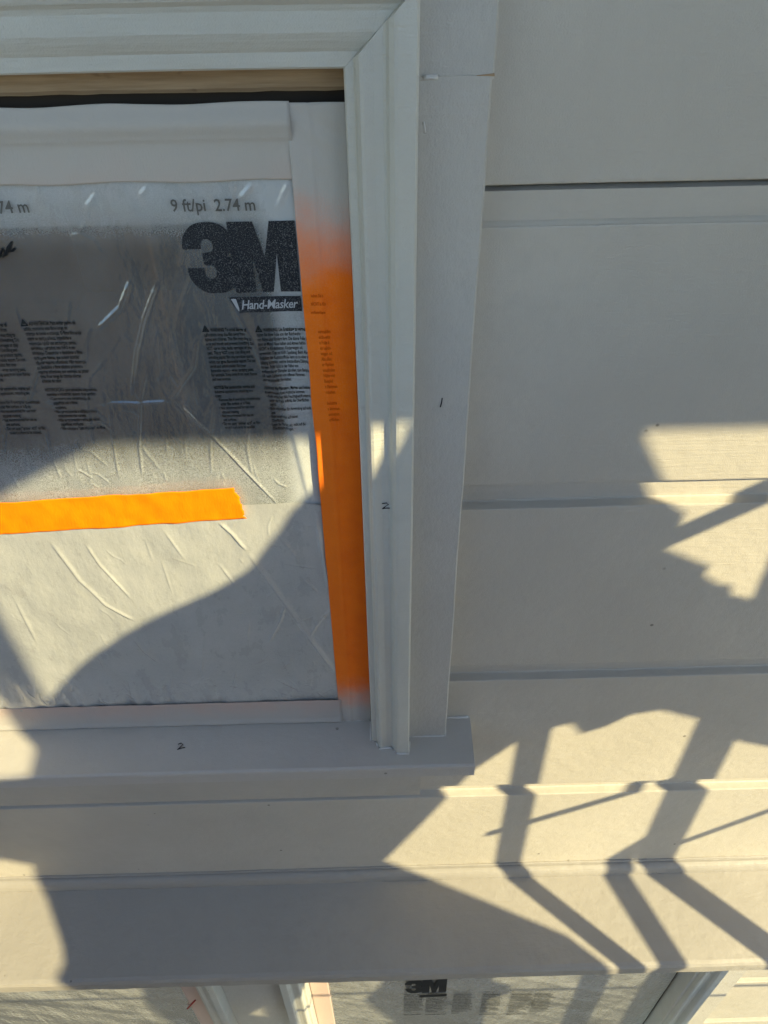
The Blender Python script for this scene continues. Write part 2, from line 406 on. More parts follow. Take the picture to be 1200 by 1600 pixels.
win = window(-.80, -.0130, -.0985, -.7822, 'upper window in moulded casing with its sash masked in plastic film', -.905, .1025)
# flat trim boards beside the casing (two lengths meet in an open joint on the right)
def trim_board(x0, x1, z0, z1, yf, w, lean=0., name='flat_trim'):
    b_ = MB(); V = []; F = []; seg = 40
    pr = [(x0, .003), (x0, yf), (x1-.0012, yf), (x1, yf+.0014), (x1, .003)]; n = 5
    for i in range(seg+1):
        z = z0+(z1-z0)*i/seg
        for kk, (x, y) in enumerate(pr):
            e = .0007*n3(z*9, 3)+.0005*n3(z*55, 8) if kk >= 2 else 0
            V.append((x+e+lean*i/seg, y+.0005*n3(z*6, 1), z+(y*.1167 if i == 0 else 0)))
    for i in range(seg):
        for kk in range(n): a, c_ = i*n+kk, i*n+(kk+1) % n; F.append((a, c_, c_+n, a+n))
    F.append(tuple(range(n-1, -1, -1))); F.append(tuple(seg*n+kk for kk in range(n)))
    return b_.add(V, F).build(name, M['flat'], w)
trim_board(.0296, .0722, -.7802, -.1040, -.0232, win)
trim_board(.0296, .0735, -.1036, .06, -.0222, win)
g = MB(); g.add([(.0620, -.0234, -.1041), (.0733, -.0234, -.1045), (.0733, -.0234, -.1032), (.0620, -.0210, -.1041), (.0733, -.0210, -.1045), (.0733, -.0210, -.1032)], [(0, 1, 2), (3, 5, 4), (0, 3, 4, 1), (1, 4, 5, 2), (2, 5, 3, 0)])
g.build('open_joint', M['wood'], win)
trim_board(-.885, -.8426, -.7802, .06, -.0232, win)
MB().box(-.8425, .0293, -.0215, .003, -.0545, .0595).build('flat_trim', M['flat'], win)
# caulk lines and paint beads
def bead(pts, r, parent, name='caulk_bead'):
    q = []
    for i in range(len(pts)-1):
        a, b_ = Vector(pts[i]), Vector(pts[i+1]); n = max(2, int((b_-a).length/.004))
        q += [a+(b_-a)*(j/n) for j in range(n)]
    q.append(Vector(pts[-1])); q = [p+Vector((.0006*n3(i*.9, 1), .0006*n3(i*.8, 5), .0006*n3(i*.7, 9))) for i, p in enumerate(q)]
    b_ = MB(); b_.tube(q, r, 6); return b_.build(name, M['caulk'], parent, True)
zs = -.7822
def onsill(x, y): return (x, y, zs+.0025+y*.1167+.0002)
bead([onsill(-.0142, -.004), onsill(-.0144, -.0270), onsill(-.0085, -.0292), onsill(-.0052, -.0370), onsill(.004, -.0362), onsill(.0100, -.0368), onsill(.0150, -.0436), onsill(.0285, -.0440), onsill(.0300, -.0300)], .0012, win)
bead([onsill(.0745, -.001), onsill(.1005, -.001)], .0016, win)
bead([onsill(.031, -.0238), onsill(.0722, -.0238), onsill(.0732, -.006)], .0008, win)
bead([onsill(-.42, -.0015), onsill(-.016, -.0015)], .0011, win)
bead([(.0325, -.0238, -.1043), (.0365, -.0242, -.1041), (.0405, -.0238, -.1043)], .0014, win)
bead([(.0330, -.0236, -.128), (.0340, -.0236, -.134)], .0006, win)
# lower storey windows, seen past the ledge
win2 = window(-.155, .565, -1.465, -2.72, 'lower window right under the ledge, masked in printed film', -.255, .665)
win3 = window(-1.29, -.356, -1.465, -2.72, 'lower left window under the ledge, masked in film', -1.39, -.268)
trim_board(.6076, .665, -2.718, -1.30, -.0232, win2)
trim_board(-.3132, -.1978, -2.718, -1.30, -.0182, win2)
trim_board(-1.39, -1.3326, -2.718, -1.30, -.0232, win3)

# pencilled coat numbers on the woodwork
def stroke(parent, pts, Yf, r=.00045, m='pencil'):
    P = [px(x, y, Yf) for x, y in pts]
    MB().tube(P, r, 5).build('pencil_mark', M[m], parent)
stroke(win, [(597, 787), (604, 786), (607, 788), (600, 793), (597, 795), (603, 794), (609, 794)], -.0358)
stroke(win, [(691, 622), (690, 629), (688, 636)], -.0236)
def strokesill(pts):
    P = []
    for x, y in pts:
        d = fo+cr*((x-600)/FPX)-cu*((y-800)/FPX)
        # sill plane z = zs+.0025+.1167*y
        t = (zs+.0031-.1167*DIST)/(d.z-.1167*d.y); P.append(Vector((t*d.x, -DIST+t*d.y, t*d.z)))
    MB().tube(P, .0005, 5).build('pencil_mark', M['pencil'], win)
strokesill([(278, 1163), (283, 1161), (286, 1163), (281, 1168), (277, 1171), (283, 1169), (289, 1168)])

# ------------------------------------------------------------------ house: unseen eave, added with its edge placed to shade the upper wall
EY = -.75; EZ = -.374+S.z*(EY/S.y)
ev = MB().box(XL-.3, XR+.3, EY+.022, .02, EZ+.014, EZ+.034).build('eave', M['eave'], house)
tag(ev, 'unseen boxed eave added to shade the top of the wall')
MB().box(XL-.3, XR+.3, EY, EY+.020, EZ, EZ+.17).build('fascia', M['eave'], ev)
rf = MB(); rf.add([(XL-.35, EY-.05, EZ+.16), (XR+.35, EY-.05, EZ+.16), (XR+.35, 4, EZ+2.3), (XL-.35, 4, EZ+2.3),
                   (XL-.35, EY-.05, EZ+.18), (XR+.35, EY-.05, EZ+.18), (XR+.35, 4, EZ+2.33), (XL-.35, 4, EZ+2.33)],
                  [(0, 3, 2, 1), (4, 5, 6, 7), (0, 1, 5, 4), (1, 2, 6, 5), (2, 3, 7, 6), (3, 0, 4, 7)])
rf.build('roof', M['roof'], house)

# ------------------------------------------------------------------ masking film
def segs(lines, Y=0.):
    out = []
    for pts, h, w in lines:
        P = [px(x, y, Y) for x, y in pts]
        for i in range(len(P)-1): out.append((P[i].x, P[i].z, P[i+1].x, P[i+1].z, h, w, i == 0, i == len(P)-2))
    return out
RID = segs([
    ([(165, 628), (215, 630), (270, 627)], 1.5, 1.1), ([(268, 621), (330, 680), (440, 795)], 1.5, 1.0),
    ([(245, 439), (224, 497), (212, 549), (205, 619)], 1.7, 1.5), ([(203, 437), (187, 479), (149, 516)], 1.6, 2.0),
    ([(107, 469), (103, 505)], .9, 1.2), ([(140, 511), (132, 535), (131, 575)], 1.0, 1.3), ([(247, 525), (252, 577), (245, 595)], 1.0, 1.2),
    ([(308, 525), (303, 572), (275, 614), (268, 623)], 1.1, 1.2), ([(229, 577), (219, 623), (217, 698), (222, 745)], 1.3, 1.0),
    ([(75, 520), (60, 575), (47, 619), (40, 642)], 1.3, 1.1), ([(166, 558), (140, 588), (135, 623), (145, 698)], .9, 1.0),
    ([(170, 633), (177, 693), (186, 750)], .9, .9), ([(336, 619), (328, 693), (330, 740)], .9, 1.0), ([(303, 595), (309, 633)], .8, .9),
    ([(70, 665), (82, 717), (95, 750)], .9, 1.0), ([(10, 640), (4, 720)], 1.0, 1.2), ([(40, 690), (42, 745)], .8, .9), ([(112, 690), (120, 740)], .7, .9),
    ([(255, 640), (258, 700)], .7, .9), ([(285, 660), (290, 720)], .7, 1.0), ([(390, 640), (385, 700), (395, 750)], .8, 1.0), ([(20, 470), (35, 520)], .7, 1.5),
    ([(300, 430), (280, 480), (272, 520)], .7, 1.8), ([(150, 300), (130, 330)], .8, 2.0), ([(60, 285), (50, 330)], .7, 2.0), ([(230, 290), (215, 310)], .7, 1.5),
    ([(395, 285), (370, 315)], .9, 2.0), ([(450, 283), (430, 330)], .9, 2.0), ([(330, 300), (345, 340)], .7, 2.5),
    ([(362, 470), (400, 545), (436, 620), (462, 690), (487, 792)], 1.5, 5.0), ([(420, 560), (448, 640), (476, 740)], 1.6, 2.0),
    ([(462, 300), (472, 420), (482, 560), (496, 700)], 1.6, 2.5),
], .002)
RIDL = segs([
    ([(77, 845), (124, 907), (165, 945), (212, 970)], 1.5, 2.2), ([(134, 850), (155, 881), (207, 938)], 1.3, 1.6), ([(253, 825), (290, 876)], .9, 1.4),
    ([(341, 817), (362, 835), (385, 861)], 2.0, 2.0), ([(385, 861), (450, 950), (532, 1062)], 1.6, 3.0), ([(318, 985), (313, 1073)], 1.0, 1.1), ([(449, 933), (438, 970), (419, 1005)], 1.4, 1.2),
    ([(517, 949), (495, 975), (480, 1000)], 1.4, 1.3), ([(207, 995), (225, 1018), (248, 1036)], 1.2, 1.4), ([(150, 1020), (165, 1050)], 1.0, 1.2), ([(20, 930), (60, 1010)], .9, 2.0),
    ([(340, 880), (372, 920)], .8, 1.5), ([(390, 970), (385, 1000)], 1.2, 1.0), ([(250, 870), (270, 930)], .7, 1.2), ([(372, 1040), (360, 1085)], 1.2, 1.2), ([(430, 1060), (470, 1080)], 1.2, 1.5),
    ([(440, 880), (500, 890)], .9, 1.4), ([(470, 900), (500, 930)], .8, 1.2), ([(490, 800), (510, 900), (524, 1000)], 2.0, 2.2), ([(430, 830), (470, 880)], .8, 1.8),
    ([(54, 1050), (57, 1085)], 1.0, 1.0), ([(100, 1060), (92, 1090)], 1.0, 1.0), ([(200, 1062), (206, 1092)], .9, 1.0), ([(270, 1050), (262, 1090)], .9, 1.0), ([(225, 840), (240, 880)], .6, 1.3),
], .0)
import numpy as np
def crinkles(n, x0, x1, z0, z1, ang, seed, hmax=1.0):
    """many small creases, mostly along one direction"""
    R_ = random.Random(seed); out = []
    for _ in range(n):
        x, z = R_.uniform(x0, x1), R_.uniform(z0, z1); a = R_.gauss(ang, .5); L = R_.uniform(.006, .028)
        h, w = R_.uniform(.25, hmax), R_.uniform(.7, 1.5); m = R_.choice((2, 3))
        for q in range(m):
            x2, z2 = x+math.cos(a)*L/m, z+math.sin(a)*L/m
            out.append((x, z, x2, z2, h, w, q == 0, q == m-1)); x, z = x2, z2; a += R_.gauss(0, .45)
    return out
class Height:
    """a film's relief on a fine grid; calling it interpolates"""
    def __init__(s, x0, x1, z0, z1, step, ridges, base, hk=1., wk=1.):
        s.x0, s.z0, s.st = x0, z0, step
        s.nx, s.nz = int((x1-x0)/step)+2, int((z1-z0)/step)+2
        X = x0+np.arange(s.nx)*step; Zz = z0+np.arange(s.nz)*step
        Hm = np.zeros((s.nz, s.nx))
        for (ax, az, bx, bz, h, w, first, last) in ridges:
            w2 = w*.001*wk; pad = 3.5*w2
            i0, i1 = np.searchsorted(X, min(ax, bx)-pad), np.searchsorted(X, max(ax, bx)+pad)
            j0, j1 = np.searchsorted(Zz, min(az, bz)-pad), np.searchsorted(Zz, max(az, bz)+pad)
            if i1 <= i0 or j1 <= j0: continue
            xx, zz = np.meshgrid(X[i0:i1], Zz[j0:j1])
            L2 = (bx-ax)**2+(bz-az)**2+1e-12
            t = np.clip(((xx-ax)*(bx-ax)+(zz-az)*(bz-az))/L2, 0, 1)
            e = np.hypot(xx-ax-(bx-ax)*t, zz-az-(bz-az)*t); env = np.ones_like(t)
            if first: env *= np.clip(t*3+.05, 0, 1)
            if last: env *= np.clip((1-t)*3+.05, 0, 1)
            # a crease: steep on one side, trailing off on the other
            sd_ = np.sign((xx-ax)*(bz-az)-(zz-az)*(bx-ax)); ww = np.where(sd_ > 0, w2*.7, w2*1.5)
            Hm[j0:j1, i0:i1] = np.maximum(Hm[j0:j1, i0:i1], env*h*hk*.0013*np.exp(-(e/ww)**2))
        s.H = Hm; s.base = base
    def __call__(s, x, z):
        fx = min(max((x-s.x0)/s.st, 0), s.nx-1.001); fz = min(max((z-s.z0)/s.st, 0), s.nz-1.001)
        i, j = int(fx), int(fz); u, v = fx-i, fz-j; h = s.H
        r = (h[j, i]*(1-u)+h[j, i+1]*u)*(1-v)+(h[j+1, i]*(1-u)+h[j+1, i+1]*u)*v
        return s.base(x, z)-r
def base_u(x, z):
    y = .0024-.0013*n3(x*16, z*9, 1)-.0016*n3(x*7, z*5, 2)-.0007*n3(x*45, z*26, 4)
    if z > -.235: y -= .0014*((z+.235)/.07)*n3(x*75+z*25, z*8, 7)          # gathers hanging from the top tape
    return y
def base_l(x, z):
    y = -.0004-.0014*n3(x*14, z*10, 11)-.0014*n3(x*6, z*7, 12)-.0008*n3(x*40, z*30, 14)
    if z < -.690: y -= .0020*((-.690-z)/.045)*n3(x*85, z*14, 17)
    return y
C1 = crinkles(45, -.42, -.06, -.43, -.25, math.pi/2, 5, .7)+crinkles(45, -.42, -.06, -.43, -.33, math.pi/2, 6, 1.)+crinkles(14, -.40, -.05, -.235, -.17, 1.2, 7, .6)
C2 = crinkles(30, -.42, -.06, -.73, -.46, -.9, 8, .45)+crinkles(60, -.42, -.05, -.738, -.70, math.pi/2, 9, 1.0)+crinkles(40, -.14, -.048, -.72, -.46, 1., 10, .9)
film_u = Height(-.80, -.04, -.455, -.155, .00075, RID+C1, base_u, .8, .8)
film_l = Height(-.80, -.04, -.750, -.435, .00075, RIDL+C2, base_l, .5, .72)
def sheet(xs, zs_, fn, top=None, bot=None):
    V = []; F = []; n = len(xs)
    for z in zs_:
        for x in xs: V.append((x, fn(x, z), z))
    for j in range(len(zs_)-1):
        for i in range(n-1): a = j*n+i; F.append((a, a+n, a+n+1, a+1))
    return V, F
def lin(a, b_, n): return [a+(b_-a)*i/n for i in range(n+1)]
xs = lin(-.79, -.43, 60)+lin(-.43, -.046, 512)[1:]
V, F = sheet(xs, lin(-.160, -.4475, 384), film_u)
film = mesh('masking_film', V, F, M['film'], None, True)
tag(film, 'clear printed masking film over the dark upper glass, big black logo on it', 'masking film', 'plastic masking films')
xs = lin(-.79, -.43, 60)+lin(-.43, -.044, 500)[1:]
def topedge(x): return -.4440+.0016*n3(x*20, 3)+(.004*max(0, (x+.075)/.03) if x > -.075 else 0)*-1
zl = lin(0, 1, 390)
V = []; F = []; n = len(xs)
for t in zl:
    for x in xs:
        z0 = topedge(x); z = z0+(-.742-z0)*t
        V.append((x, film_l(x, z), z))
for j in range(len(zl)-1):
    for i in range(n-1): a = j*n+i; F.append((a, a+n, a+n+1, a+1))
film2 = mesh('masking_film', V, F, M['film_milky'], None, True)
tag(film2, 'milky unprinted masking film below the short orange tape strip', 'masking film', 'plastic masking films')

# --- lettering: flat print that follows the film
FONT = {}
def text_mesh(s, size, shear=0., space=1., bold=0.):
    key = (s, size, shear, space, bold)
    cu_ = bpy.data.curves.new('t', 'FONT'); cu_.body = s; cu_.size = size; cu_.shear = shear; cu_.space_character = space
    cu_.resolution_u = 2; cu_.offset = bold; cu_.fill_mode = 'FRONT'
    o = bpy.data.objects.new('t', cu_); COL.objects.link(o); bpy.context.view_layer.update()
    me = o.evaluated_get(bpy.context.evaluated_depsgraph_get()).to_mesh()
    V = [tuple(v.co) for v in me.vertices]; F = [tuple(p.vertices) for p in me.polygons]
    bpy.data.objects.remove(o); bpy.data.curves.remove(cu_)
    return V, F
def place(V, F, ox, oz, sx, sz, fn, lift, name, material, parent, smooth=False):
    W = []
    for v in V:
        x = ox+v[0]*sx; z = oz+v[1]*sz; W.append((x, fn(x, z)-lift, z))
    return mesh(name, W, F, material, parent, smooth)
def poly_fill(loops, step=None):
    """filled 2-d outline(s) via a curve"""
    cu_ = bpy.data.curves.new('p', 'CURVE'); cu_.dimensions = '2D'; cu_.fill_mode = 'BOTH'
    for L in loops:
        sp_ = cu_.splines.new('POLY'); sp_.points.add(len(L)-1); sp_.use_cyclic_u = True
        for i, (x, y) in enumerate(L): sp_.points[i].co = (x, y, 0, 1)
    o = bpy.data.objects.new('p', cu_); COL.objects.link(o); bpy.context.view_layer.update()
    me = o.evaluated_get(bpy.context.evaluated_depsgraph_get()).to_mesh()
    V = [tuple(v.co) for v in me.vertices]; F = [tuple(p.vertices) for p in me.polygons]
    bpy.data.objects.remove(o); bpy.data.curves.remove(cu_)
    return V, F
def grid_fill(loops, x0, x1, y0, y1, nx, ny):
    """an outline as fine cells so that it can follow the wrinkles"""
    import bmesh
    V, F = poly_fill(loops)
    bm = bmesh.new(); vv = [bm.verts.new(v) for v in V]
    for f in F:
        try: bm.faces.new([vv[i] for i in f])
        except ValueError: pass
    for i in range(1, nx):
        bmesh.ops.bisect_plane(bm, geom=bm.verts[:]+bm.edges[:]+bm.faces[:], plane_co=(x0+(x1-x0)*i/nx, 0, 0), plane_no=(1, 0, 0))
    for i in range(1, ny):
        bmesh.ops.bisect_plane(bm, geom=bm.verts[:]+bm.edges[:]+bm.faces[:], plane_co=(0, y0+(y1-y0)*i/ny, 0), plane_no=(0, 1, 0))
    bm.verts.ensure_lookup_table(); bm.verts.index_update()
    V = [tuple(v.co) for v in bm.verts]; F = [tuple(v.index for v in f.verts) for f in bm.faces]; bm.free()
    return V, F
def arc(cx, cy, rx, ry, a0, a1, n=14): return [(cx+rx*math.cos(math.radians(a0+(a1-a0)*i/n)), cy+ry*math.sin(math.radians(a0+(a1-a0)*i/n))) for i in range(n+1)]
# the digit: heavy, flat-cut terminals, two bowls; unit box 0..1 x 0..1
THREE = ([(0, .64)] + arc(.42, .66, .42, .34, 175, 90, 8) + arc(.55, .735, .36, .265, 90, -55, 10) + arc(.53, .29, .44, .29, 50, -90, 12) +
         arc(.42, .36, .40, .36, -90, -175, 8) + [(.03, .37), (.33, .37)] + arc(.44, .30, .11, .09, 160, 360, 9) + arc(.44, .335, .11, .07, 0, 80, 5) +
         [(.34, .41), (.34, .58)] + arc(.44, .66, .11, .07, -80, 20, 5) + arc(.44, .69, .11, .085, 0, 170, 8) + [(.33, .64)])
EM = [(0, 0), (.31, 0), (.31, .56), (.42, 0), (.58, 0), (.69, .56), (.69, 0), (1, 0), (1, 1), (.62, 1), (.50, .50), (.38, 1), (0, 1)]
def logo(parent, fn, xl, zb, w, h, lift=.0007, nx=40, ny=26, m='print'):
    for L, a, b_ in ((THREE, 0, .485), (EM, .415, 1.)):
        W = (b_-a)*w
        V, F = grid_fill([L], 0, 1, 0, 1, nx, ny)
        place(V, F, xl+a*w, zb, W, h, fn, lift, 'logo_letter', M[m], parent)
A, B_ = px(288, 452), px(470, 347)
lw, lh = B_.x-A.x, B_.z-A.z
lx0, lx1 = px(287, 400, .001).x, px(465, 400, .001).x
lz0, lz1 = px(400, 457, .001).z, px(400, 346, .001).z
logo(film, film_u, lx0, lz0, lx1-lx0, lz1-lz0)
# ribbon with reversed italic name
q = [px(357, 465, .001), px(472, 463, .001), px(474, 491, .001), px(384, 488, .001)]
rx0, rx1, rz0, rz1 = q[0].x, q[1].x-.001, q[3].z-.0002, q[0].z
R2 = [(.13, 0), (1, 0), (1, 1), (0, 1), (.05, .55)]
V, F = grid_fill([R2], 0, 1, 0, 1, 40, 10)
rib = place(V, F, rx0, rz0, rx1-rx0, rz1-rz0, film_u, .0007, 'logo_ribbon', M['print'], film)
V, F = text_mesh('Hand-Masker', 1, .25, .92, .012)
tw = max(v[0] for v in V)
place(V, F, rx0+(rx1-rx0)*.155, rz0+(rz1-rz0)*.24, (rx1-rx0)*.80/tw, (rz1-rz0)*.82, film_u, .0011, 'ribbon_lettering', M['print_light'], rib)
swirl = [(.03, .92), (.10, .92), (.13, .3), (.125, .10), (.09, .35)]
V, F = grid_fill([swirl], 0, 1, 0, 1, 6, 4)
place(V, F, rx0, rz0, rx1-rx0, rz1-rz0, film_u, .0011, 'ribbon_swash', M['print_light'], rib)
# length marks
def line_text(s, x0, z0, width, height, fn, material, parent, lift=.0009, shear=0., bold=0., name='lettering'):
    V, F = text_mesh(s, 1, shear, 1., bold); tw = max(v[0] for v in V)
    place(V, F, x0, z0, width/tw if width else height*.9, height, fn, lift, name, material, parent)
a, b_ = px(268, 331, .001), px(400, 331, .001)
line_text('9 ft/pi  2.74 m', a.x, a.z, b_.x-a.x, .0115, film_u, M['print_faded'], film, .0012, 0, .012)
a, b_ = px(-88, 336, .001), px(46, 335, .001)
line_text('9 ft/pi  2.74 m', a.x, a.z, b_.x-a.x, .0115, film_u, M['print_faded'], film, .0012, 0, .012)
# small print: warning columns
EN = ['WARNING: To avoid danger of', 'suffocation, keep this film away from', 'babies and children. Thin film may cling to', 'nose and mouth and prevent breathing. Do',
      'NOT use in cribs, beds, carriages or play', 'pens. This is NOT a toy. Unrolling and', 'unfolding plastic film may produce sparks,', 'which can ignite flammable vapors. Do not',
      'unroll and unfold plastic film near', 'flammable vapors - when spraying paint,', 'for example. Keep away from open flames', 'and heat sources.', '',
      'NOTICE: For automotive, marine and', 'industrial applications, requiring two', 'coats:', '  \u2022 Remove film if overspray contaminates', '     under film surface or is flaky.',
      '  \u2022 Not recommended for use over', '     uncured coating.', '  \u2022 Not recommended for use on', '     wet surfaces.', '  \u2022 Do not apply "primer, etch" on film', '     toward surface to be masked.']
DE = ['WARNUNG: Um Erstickung zu vermeiden', 'halten Sie diese Folie von der Reichweite', 'von Babys und Kindern fern. Die d\u00fcnne Folie k', 'kann an Mund Nase haften und Atmen behin-',
      'NICHT in Kinderbetten, Kinderwagen od.', 'verwenden. Dies ist KEIN Spielzeug. Beim Abrollen', 'Entfalten der Kunststofffolie kann es zu einer Funken', 'bildung kommen, welche Entz\u00fcndbare D\u00e4mpfe entz\u00fcnden',
      'k\u00f6nnen. Folie nicht in der N\u00e4he von', 'entflammbaren D\u00e4mpfen abrollen, zum Beispiel', 'z.B. beim Lackieren von offenen Flammen', 'und Hitzequellen fernhalten.', '',
      'HINWEIS: F\u00fcr Fahrzeug-, Marine- und Industrie', 'Anwendungen, zwei Anstriche kommen.', '  \u2022 Folie entfernen falls Feuchtigkeit/Kontamination', '     unter der Folie auftritt, die Oberfl\u00e4chen', '     t\u00e4glich.',
      '  \u2022 Nicht empfohlen f\u00fcr Anwendung auf nicht g', '     Lack.', '  \u2022 Nicht empfohlen auf nassen', '     Oberfl\u00e4chen.', '  \u2022 Legen Sie Primer, etc. nicht auf die', '     Oberfl\u00e4che auftragen.']
PT = ['ADVERT\u00caNCIA: Para evitar perigo de', 'asfixia, mantenha este filme longe de', 'crian\u00e7as de beb\u00eas e crian\u00e7as. O filme fino pode', 'aderir ao nariz e \u00e0 boca, impedindo a', 'respira\u00e7\u00e3o. N\u00c3O use em ber\u00e7os, camas,',
      'carrinhos e cercados, isto N\u00c3O \u00e9 um', 'brinquedo. Desenrolar e desdobrar o filme', 'pode gerar fa\u00edscas, que podem acender', 'inflamar vapores inflam\u00e1veis. N\u00e3o desenrole', 'ou desdobre o filme pl\u00e1stico pr\u00f3ximo a', 'vapores inflam\u00e1veis, por exemplo, ao pintar',
      'tinta. Ficar longe de chamas abertas', 'e fontes de calor.', '', 'NOTIFICA\u00c7\u00c3O: para aplica\u00e7\u00f5es automotivas,', 'marinhas e industriais, quando duas dem\u00e3os', '  \u2022 Caso ocorra uma contamina\u00e7\u00e3o da', '     superf\u00edcie sob o filme,', '     remova-o.',
      '  \u2022 N\u00e3o se recomenda a utiliza\u00e7\u00e3o sobre', '     revestimento n\u00e3o curado.', '  \u2022 N\u00e3o se recomenda a utiliza\u00e7\u00e3o sobre', '     superf\u00edcies molhadas.', '  \u2022 N\u00e3o coloque o "lado impresso" do filme']
def column(lines, x, ztop, zbot, width, fn, parent, triangle=True, lift=.0009):
    step = (ztop-zbot)/(len(lines)-.5)
    ref = 38*.47                                   # em widths of a typical line
    for i, s in enumerate(lines):
        if not s: continue
        z = ztop-step*(i+.75)
        V, F = text_mesh(s, 1, 0, 1., .016 if i not in (0, 13) else .03)
        sx = width/ref
        place(V, F, x+(.0052 if i == 0 and triangle else 0), z, sx, step*1.08, fn, lift, 'warning_text_line', M['print_dark'], parent)
    if triangle:
        T = [(0, 0), (1, 0), (.5, 1)]; T2 = [(.24, .14), (.76, .14), (.5, .66)]
        V, F = poly_fill([T, T2]); place(V, F, x-.001, ztop-step*.8, .0055, .0058, fn, lift, 'warning_triangle', M['print_dark'], parent)
        place([(-.08, 0, 0), (.08, 0, 0), (.1, .3, 0), (-.1, .3, 0)], [(0, 1, 2, 3)], x-.001+.00275, ztop-step*.8+.0013, .0055, .0055, fn, lift, 'warning_mark', M['print_dark'], parent)
p0, p1 = px(317, 513, .001), px(347, 669, .001)
c0 = px(408, 590, .001).x-px(334, 590, .001).x
column(EN, p0.x, p0.z, p1.z, c0, film_u, film)
p0, p1 = px(400, 513, .001), px(432, 671, .001)
column(DE, p0.x, p0.z, p1.z, c0*.95, film_u, film)
p0, p1 = px(33, 503, .001), px(84, 670, .001)
column(PT, p0.x, p0.z, p1.z, c0*1.05, film_u, film)
p0 = px(-62, 505, .001)
column(EN[:], p0.x, p0.z, px(0, 678, .001).z, c0*1.05, film_u, film)
# marker scrawl at the left edge of the film
P = [px(x, y, .001) for x, y in [(-12, 398), (-4, 390), (0, 402), (4, 388), (8, 394), (4, 402), (10, 398), (12, 386), (18, 378), (14, 394), (20, 392), (24, 388)]]
P = [Vector((p.x, film_u(p.x, p.z)-.0008, p.z)) for p in P]
MB().tube(P, .0009, 6).build('marker_scrawl', M['print_dark'], film)

# --- masking tapes
def tape(name_label, xs_, zs_, fn, material, edge=None):
    V = []; F = []; n = len(xs_); T = .0003
    for z in zs_:
        for x in xs_:
            q = edge(x, z) if edge else (x, z)
            V.append((q[0], fn(*q), q[1]))
    m_ = len(V)
    V += [(v[0], v[1]+T, v[2]) for v in V[:m_]]
    for j in range(len(zs_)-1):
        for i in range(n-1):
            a = j*n+i; F.append((a, a+1, a+n+1, a+n)); F.append((m_+a, m_+a+n, m_+a+n+1, m_+a+1))
    for i in range(n-1):
        F.append((i, m_+i, m_+i+1, i+1)); a = (len(zs_)-1)*n+i; F.append((a, a+1, m_+a+1, m_+a))
    for j in range(len(zs_)-1):
        a = j*n; F.append((a, a+n, m_+a+n, m_+a)); a = j*n+n-1; F.append((a, m_+a, m_+a+n, a+n))
    o = mesh('masking_tape', V, F, material, None, True)
    return tag(o, name_label, 'masking tape', 'orange masking tapes')
def f_side(x, z):
    y = -.0022+.0006*n3(z*14, x*30)-.0008*math.exp(-((x+.0365)/.0012)**2)*(.6+.5*n3(z*30))
    if z > -.20: y -= .0016*((z+.20)/.08)*n3(x*60+z*80, z*45, 3)
    return y
def e_side(x, z):
    t = (x+.0502)/.0372
    return (x+(1-t)*(.0007*n3(z*25, 5))+(.0012 if z > -.24 else 0)*0, z)
tape('vertical orange tape strip along the right side of the upper film', lin(-.0502, -.0135, 30), lin(-.7795, -.1212, 330), f_side, M['tape_ends'], e_side)
def f_top(x, z):
    b_ = math.exp(-((z+.132)/.008)**2)
    return -.0014-.0042*b_-.0009*n3(x*14, z*30, 2)-.0005*n3(x*50, z*60, 4)-.0005*math.exp(-((z+.1405)/.0015)**2)
tape('wide tape over the top of the upper film, covered in greige overspray', lin(-.795, -.048, 260), lin(-.1665, -.1206, 40), f_top, M['tape_top'],
     lambda x, z: (x, z+.0012*n3(x*22, 6)+(.0018*(x+.25) if z > -.13 else 0)))
def f_bot(x, z): return -.0030-.0006*n3(x*20, z*20, 6)-.0004*n3(x*70, z*70, 8)-.001*math.exp(-((z+.776)/.004)**2)
tape('tape along the foot of the lower film, mostly hidden by overspray', lin(-.795, -.047, 240), lin(-.7790, -.7365, 24), f_bot, M['tape_bottom'],
     lambda x, z: (x, z+.0006*n3(x*22, 16)))
side_tape = [o for o in bpy.data.objects if o.name.startswith('masking_tape') and 'right side' in o['label']][0]
for i in range(17):
    s_ = DE[i % len(DE)][-9:].strip()
    if not s_: continue
    V, F = text_mesh(s_, 1, 0, 1., .02)
    z = px(500, 520+i*8.6, -.002).z; x = px(497+i*1.1, 520+i*8.6, -.002).x
    place(V, F, x, z, .0022, .0042, f_side, .0005, 'warning_text_line', M['print_tape'], side_tape)
for i, s_ in enumerate((DE[1][:12], DE[4][:12], DE[9][:12])):
    V, F = text_mesh(s_, 1, 0, 1., .02); q = px(486, 464+i*13, -.002)
    place(V, F, q.x, q.z, .0019, .0036, f_side, .0005, 'small_print_line', M['print_tape'], side_tape)
# short strip across the seam of the two films, torn at its right end
La, Lb, Ra, Rb = px(-260, 802, -.003), px(-260, 852, -.003), px(366, 762, -.003), px(386, 810, -.003)
NX, NZ = 200, 22
V = []; F = []
for j in range(NZ+1):
    t = j/NZ
    tear = .0028*n3(t*5, 31)+.0016*n3(t*17, 33)
    for i in range(NX+1):
        s_ = i/NX
        a = La+(Ra-La)*s_; c_ = Lb+(Rb-Lb)*s_; p = a+(c_-a)*t
        x = p.x+tear*(s_ > .97)*((s_-.97)/.03); z = p.z+.0006*n3(s_*14, t)
        y = -.0032-.0011*n3(x*32, z*40, 21)-.0007*n3(x*90, z*60, 23)-.0009*max(0, n3(x*14, 2, 29))
        V.append((x, y, z))
m_ = len(V); V += [(v[0], v[1]+.0003, v[2]) for v in V]
for j in range(NZ):
    for i in range(NX): a = j*(NX+1)+i; F.append((a, a+NX+1, a+NX+2, a+1)); F.append((m_+a, m_+a+1, m_+a+NX+2, m_+a+NX+1))
